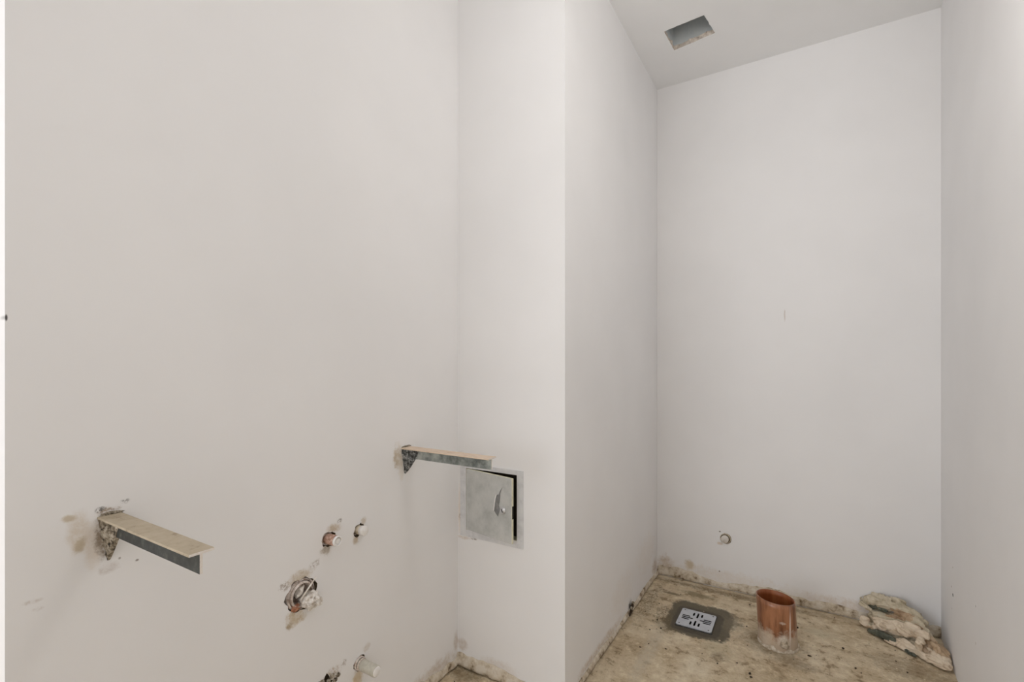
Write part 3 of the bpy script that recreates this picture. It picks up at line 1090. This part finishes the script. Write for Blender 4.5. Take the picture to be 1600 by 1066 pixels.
def fold_geo(s0, z0, s1, z1, hw, t, seed, grow=1.0, n=44, m=36):
    """one rolled fold of the sheet: a tapered flattened sweep with creases along its length"""
    A_, B_ = Vector((s0, z0)), Vector((s1, z1))
    d = (B_ - A_)
    L = d.length + hw * .5
    d.normalize()
    A_ -= d * hw * .25
    up = Vector((-d.y, d.x))
    if up.y < 0:
        up = -up
    vs, fs = [], []
    off = Vector((seed * 7.31, seed * 2.17, seed * 1.1))
    for i in range(n + 1):
        x = i / n
        tap = max(.02, (1 - abs(2 * x - 1) ** 3.5)) ** .45
        bow = hw * .30 * noise.noise(Vector((x * 3, seed, 3)))
        cpos = A_ + d * (L * x) + up * bow
        for k in range(m):
            th = 2 * math.pi * k / m
            cu, ct = math.sin(th), math.cos(th)
            p = Vector((cu * 1.15, ct * 1.15, x * L * 14)) + off
            r = grow * (1 + .25 * noise.noise(p * .8))
            q2 = cpos + up * (cu * hw * r * tap)
            wq = SO + SS * q2.x + ST * (t + ct * hw * .75 * r * tap) + Vector((0, 0, q2.y))
            in_room(wq)
            vs.append(wq)
    for i in range(n):
        for k in range(m):
            l = (k + 1) % m
            fs.append((i * m + k, i * m + l, (i + 1) * m + l, (i + 1) * m + k))
    fs.append(tuple(reversed(range(m))))
    fs.append(tuple(n * m + k for k in range(m)))
    return vs, fs


def crumple(co, nrm, seed):
    """sharp creases of a crushed sheet, running mostly along the sack"""
    r = co - SO
    p = Vector((r.dot(SS) * 20, r.dot(ST) * 34, co.z * 34)) + Vector((seed, 0, 0))
    p += Vector((noise.noise(p * .8), noise.noise(p * .8 + Vector((3, 1, 4))), noise.noise(p * .8 + Vector((8, 1, 4))))) * .6
    dd = noise.voronoi(p * .80)[0]
    v1 = max(0.0, 1 - (dd[1] - dd[0]) * 4.0)
    r1 = max(0.0, 1 - abs(noise.noise(p * 1.1)) * 6)
    r2 = max(0.0, 1 - abs(noise.noise(p * 2.3 + Vector((9, 2, 2)))) * 5)
    q = co + nrm * (-.0050 * v1 ** 1.5 + .0034 * r1 ** 1.3 + .0012 * r2 + .003 * noise.noise(p * .5))
    in_room(q)
    return q


# (material, start along the sack, start height, end along, end height, half width, depth offset)
FOLDS = [
    ('sack_grey', -0.038, 0.079, 0.083, 0.116, 0.0275, -0.050),
    ('sack_grey', -0.025, 0.080, 0.026, 0.066, 0.0090, -0.022),
    ('sack_green', 0.005, 0.077, 0.073, 0.088, 0.0084, -0.036),  # dark green fold filling the cavity under the hood
    ('sack_grey', 0.087, 0.122, 0.213, 0.057, 0.0185, -0.060),
    ('sack_tan', 0.086, 0.104, 0.191, 0.085, 0.0168, -0.050),
    ('sack_grey', 0.053, 0.118, 0.115, 0.136, 0.0112, -0.075),
    ('sack_grey', 0.017, 0.050, 0.176, 0.090, 0.0067, -0.022),
    ('sack_tan', 0.082, 0.075, 0.202, 0.089, 0.0090, -0.030),
    ('sack', 0.036, 0.043, 0.213, 0.087, 0.0140, -0.004),
    ('sack', 0.066, 0.032, 0.246, 0.089, 0.0174, 0.004),
    ('sack', 0.011, 0.042, 0.015, 0.011, 0.0185, 0.004),
    ('sack_tan', 0.018, 0.011, 0.063, 0.017, 0.0084, 0.008),
    ('sack_green', 0.043, 0.007, 0.145, 0.019, 0.0123, 0.026),
    ('sack', 0.111, 0.005, 0.217, 0.005, 0.0090, 0.030),
    ('sack_grey', 0.124, 0.007, 0.200, 0.007, 0.0112, 0.018),
    ('sack', 0.145, 0.018, 0.238, 0.016, 0.0168, 0.018),
    ('sack', 0.232, 0.077, 0.220, 0.028, 0.0112, 0.024),
    ('sack', 0.217, 0.084, 0.247, 0.088, 0.0129, 0.006),
    ('sack_tan', 0.245, 0.066, 0.312, 0.008, 0.0112, -0.006),
    ('sack_tan', 0.219, 0.024, 0.292, 0.013, 0.0196, -0.010),
    ('sack', 0.224, 0.011, 0.323, 0.016, 0.0185, 0.018),
    ('sack_green', 0.183, 0.004, 0.219, 0.004, 0.0062, 0.034),  # dark fold placed as the shade of a gap
    ('sack_grey', 0.007, 0.035, 0.210, 0.036, 0.0420, -0.045),
    ('sack_grey', 0.027, 0.013, 0.264, 0.020, 0.0224, -0.012),
    ('sack_grey', 0.181, 0.092, 0.232, 0.032, 0.0196, -0.045),
    ('sack_tan', 0.219, 0.062, 0.288, 0.021, 0.0202, -0.022),
    ('sack_grey', 0.100, 0.115, 0.191, 0.082, 0.0210, -0.070),
    ('sack', 0.249, 0.025, 0.310, 0.016, 0.0185, 0.002),
]
SACK_MATS = ['sack', 'sack_grey', 'sack_tan']
allv, allf = [], []
for i, f in enumerate(FOLDS):
    if f[0] == 'sack_green':
        vs, fs = fold_geo(*f[1:], seed=i + 1, n=60, m=48)
        o = mesh_obj('dark_green_fold', vs, fs, M['sack_green'], bag, True)
        for v in o.data.vertices:
            v.co = crumple(v.co + bag.location, v.normal, 50 + i) - bag.location
        continue
    vs, fs = fold_geo(*f[1:], seed=i + 1, grow=1.10)
    k0 = len(allv)
    allv += vs
    allf += [tuple(k0 + a for a in q) for q in fs]
tmp = mesh_obj('tmp', allv, allf, M['sack'])
md = tmp.modifiers.new('r', 'REMESH')
md.mode = 'VOXEL'
md.voxel_size = .0019
md = tmp.modifiers.new('s', 'SMOOTH')
md.factor, md.iterations = .5, 3
dg = bpy.context.evaluated_depsgraph_get()
em = bpy.data.meshes.new_from_object(tmp.evaluated_get(dg))
bpy.data.objects.remove(tmp)


def seg_dist(q, f):
    a = SO + SS * f[1] + ST * f[6] + Vector((0, 0, f[2]))
    b = SO + SS * f[3] + ST * f[6] + Vector((0, 0, f[4]))
    ab = b - a
    h_ = max(0, min(1, (q - a).dot(ab) / ab.length_squared))
    return (q - a - ab * h_).length / f[5]


body_folds = [f for f in FOLDS if f[0] != 'sack_green']
vs = [crumple(v.co.copy(), v.normal.copy(), 3) for v in em.vertices]
fs = [tuple(p.vertices) for p in em.polygons]
vm = [SACK_MATS.index(min(body_folds, key=lambda f: seg_dist(q, f))[0]) for q in vs]
mesh_obj('sheet', vs, fs, [M[k] for k in SACK_MATS], bag, True, [vm[f[0]] for f in fs])
bpy.data.meshes.remove(em)

# ------------------------------------------------------------------ bits on the floor and walls
t = thing('dirt_clump', 'dark dirt clump in the crack at the foot of the recess side wall', 'dirt', (CS, 2.045, .006))
for i, (y, z, s) in enumerate(((2.060, .030, .010), (2.050, .022, .012), (2.038, .014, .011), (2.070, .040, .006), (2.020, .010, .008))):
    lump('crumb', (CS + .008, y, z), (.006, s, s * .9), M['crumb_dark'] if i % 2 == 0 else M['mortar'], t, 20 + i, .6, 2.2, 2)


def crumbs(name, sets, mats, label):
    bm = bmesh.new()
    for mi, pts in enumerate(sets):
        for (x, y, r) in pts:
            rs = bmesh.ops.create_icosphere(bm, subdivisions=1, radius=1)
            a, b_ = RND.uniform(.6, 1.4), RND.uniform(.6, 1.3)
            z = floor_z(x, y)
            for v in rs['verts']:
                k = RND.uniform(.75, 1.2)
                v.co = Vector((x + v.co.x * r * a * k, y + v.co.y * r * b_ * k, z + r * .35 + v.co.z * r * .55 * k))
            for f in {f for v in rs['verts'] for f in v.link_faces}:
                f.material_index = mi
    o = bm_obj(name, bm, mats)
    o['kind'] = 'stuff'
    o['label'] = label
    o['category'] = 'debris'
    return o


def free(x, y):
    if GX0 - .01 < x < GX1 + .01 and GY0 - .01 < y < GY1 + .01:
        return False
    if (x + .088) ** 2 + (y - 2.136) ** 2 < .085 ** 2:
        return False
    s = (Vector((x, y, 0)) - SO)
    if -.04 < s.dot(SS) < .36 and s.dot(ST) < .05:
        return False
    return True


pd, pp = [(-.16, 1.872, .007), (-.155, 1.855, .0045), (-.20, 2.20, .0045), (-.66 + .13, 2.06, .005), (-.02, 2.30, .006), (.02, 2.10, .006),
          (.13, 2.22, .006), (.16, 2.10, .006), (.21, 2.02, .005), (.20, 1.95, .006), (-.50, 2.00, .005)], []
while len(pd) < 90:
    x, y = RND.uniform(-.62, .42), RND.uniform(1.55, 2.48)
    if free(x, y):
        pd.append((x, y, RND.choice((.0016, .002, .0026, .0036))))
while len(pp) < 110:
    x, y = RND.uniform(-.62, .42), RND.uniform(1.55, 2.48)
    if free(x, y):
        pp.append((x, y, RND.choice((.0018, .0024, .003, .0045))))
for x, y in ((-1.02, 1.30), (-.95, 1.31), (-.90, 1.33)):
    pd.append((x, y, .003))
crumbs('floor_debris', (pd, pp), [M['crumb_dark'], M['crumb_pale']], 'dark crumbs and pale plaster chips scattered over the concrete floor')
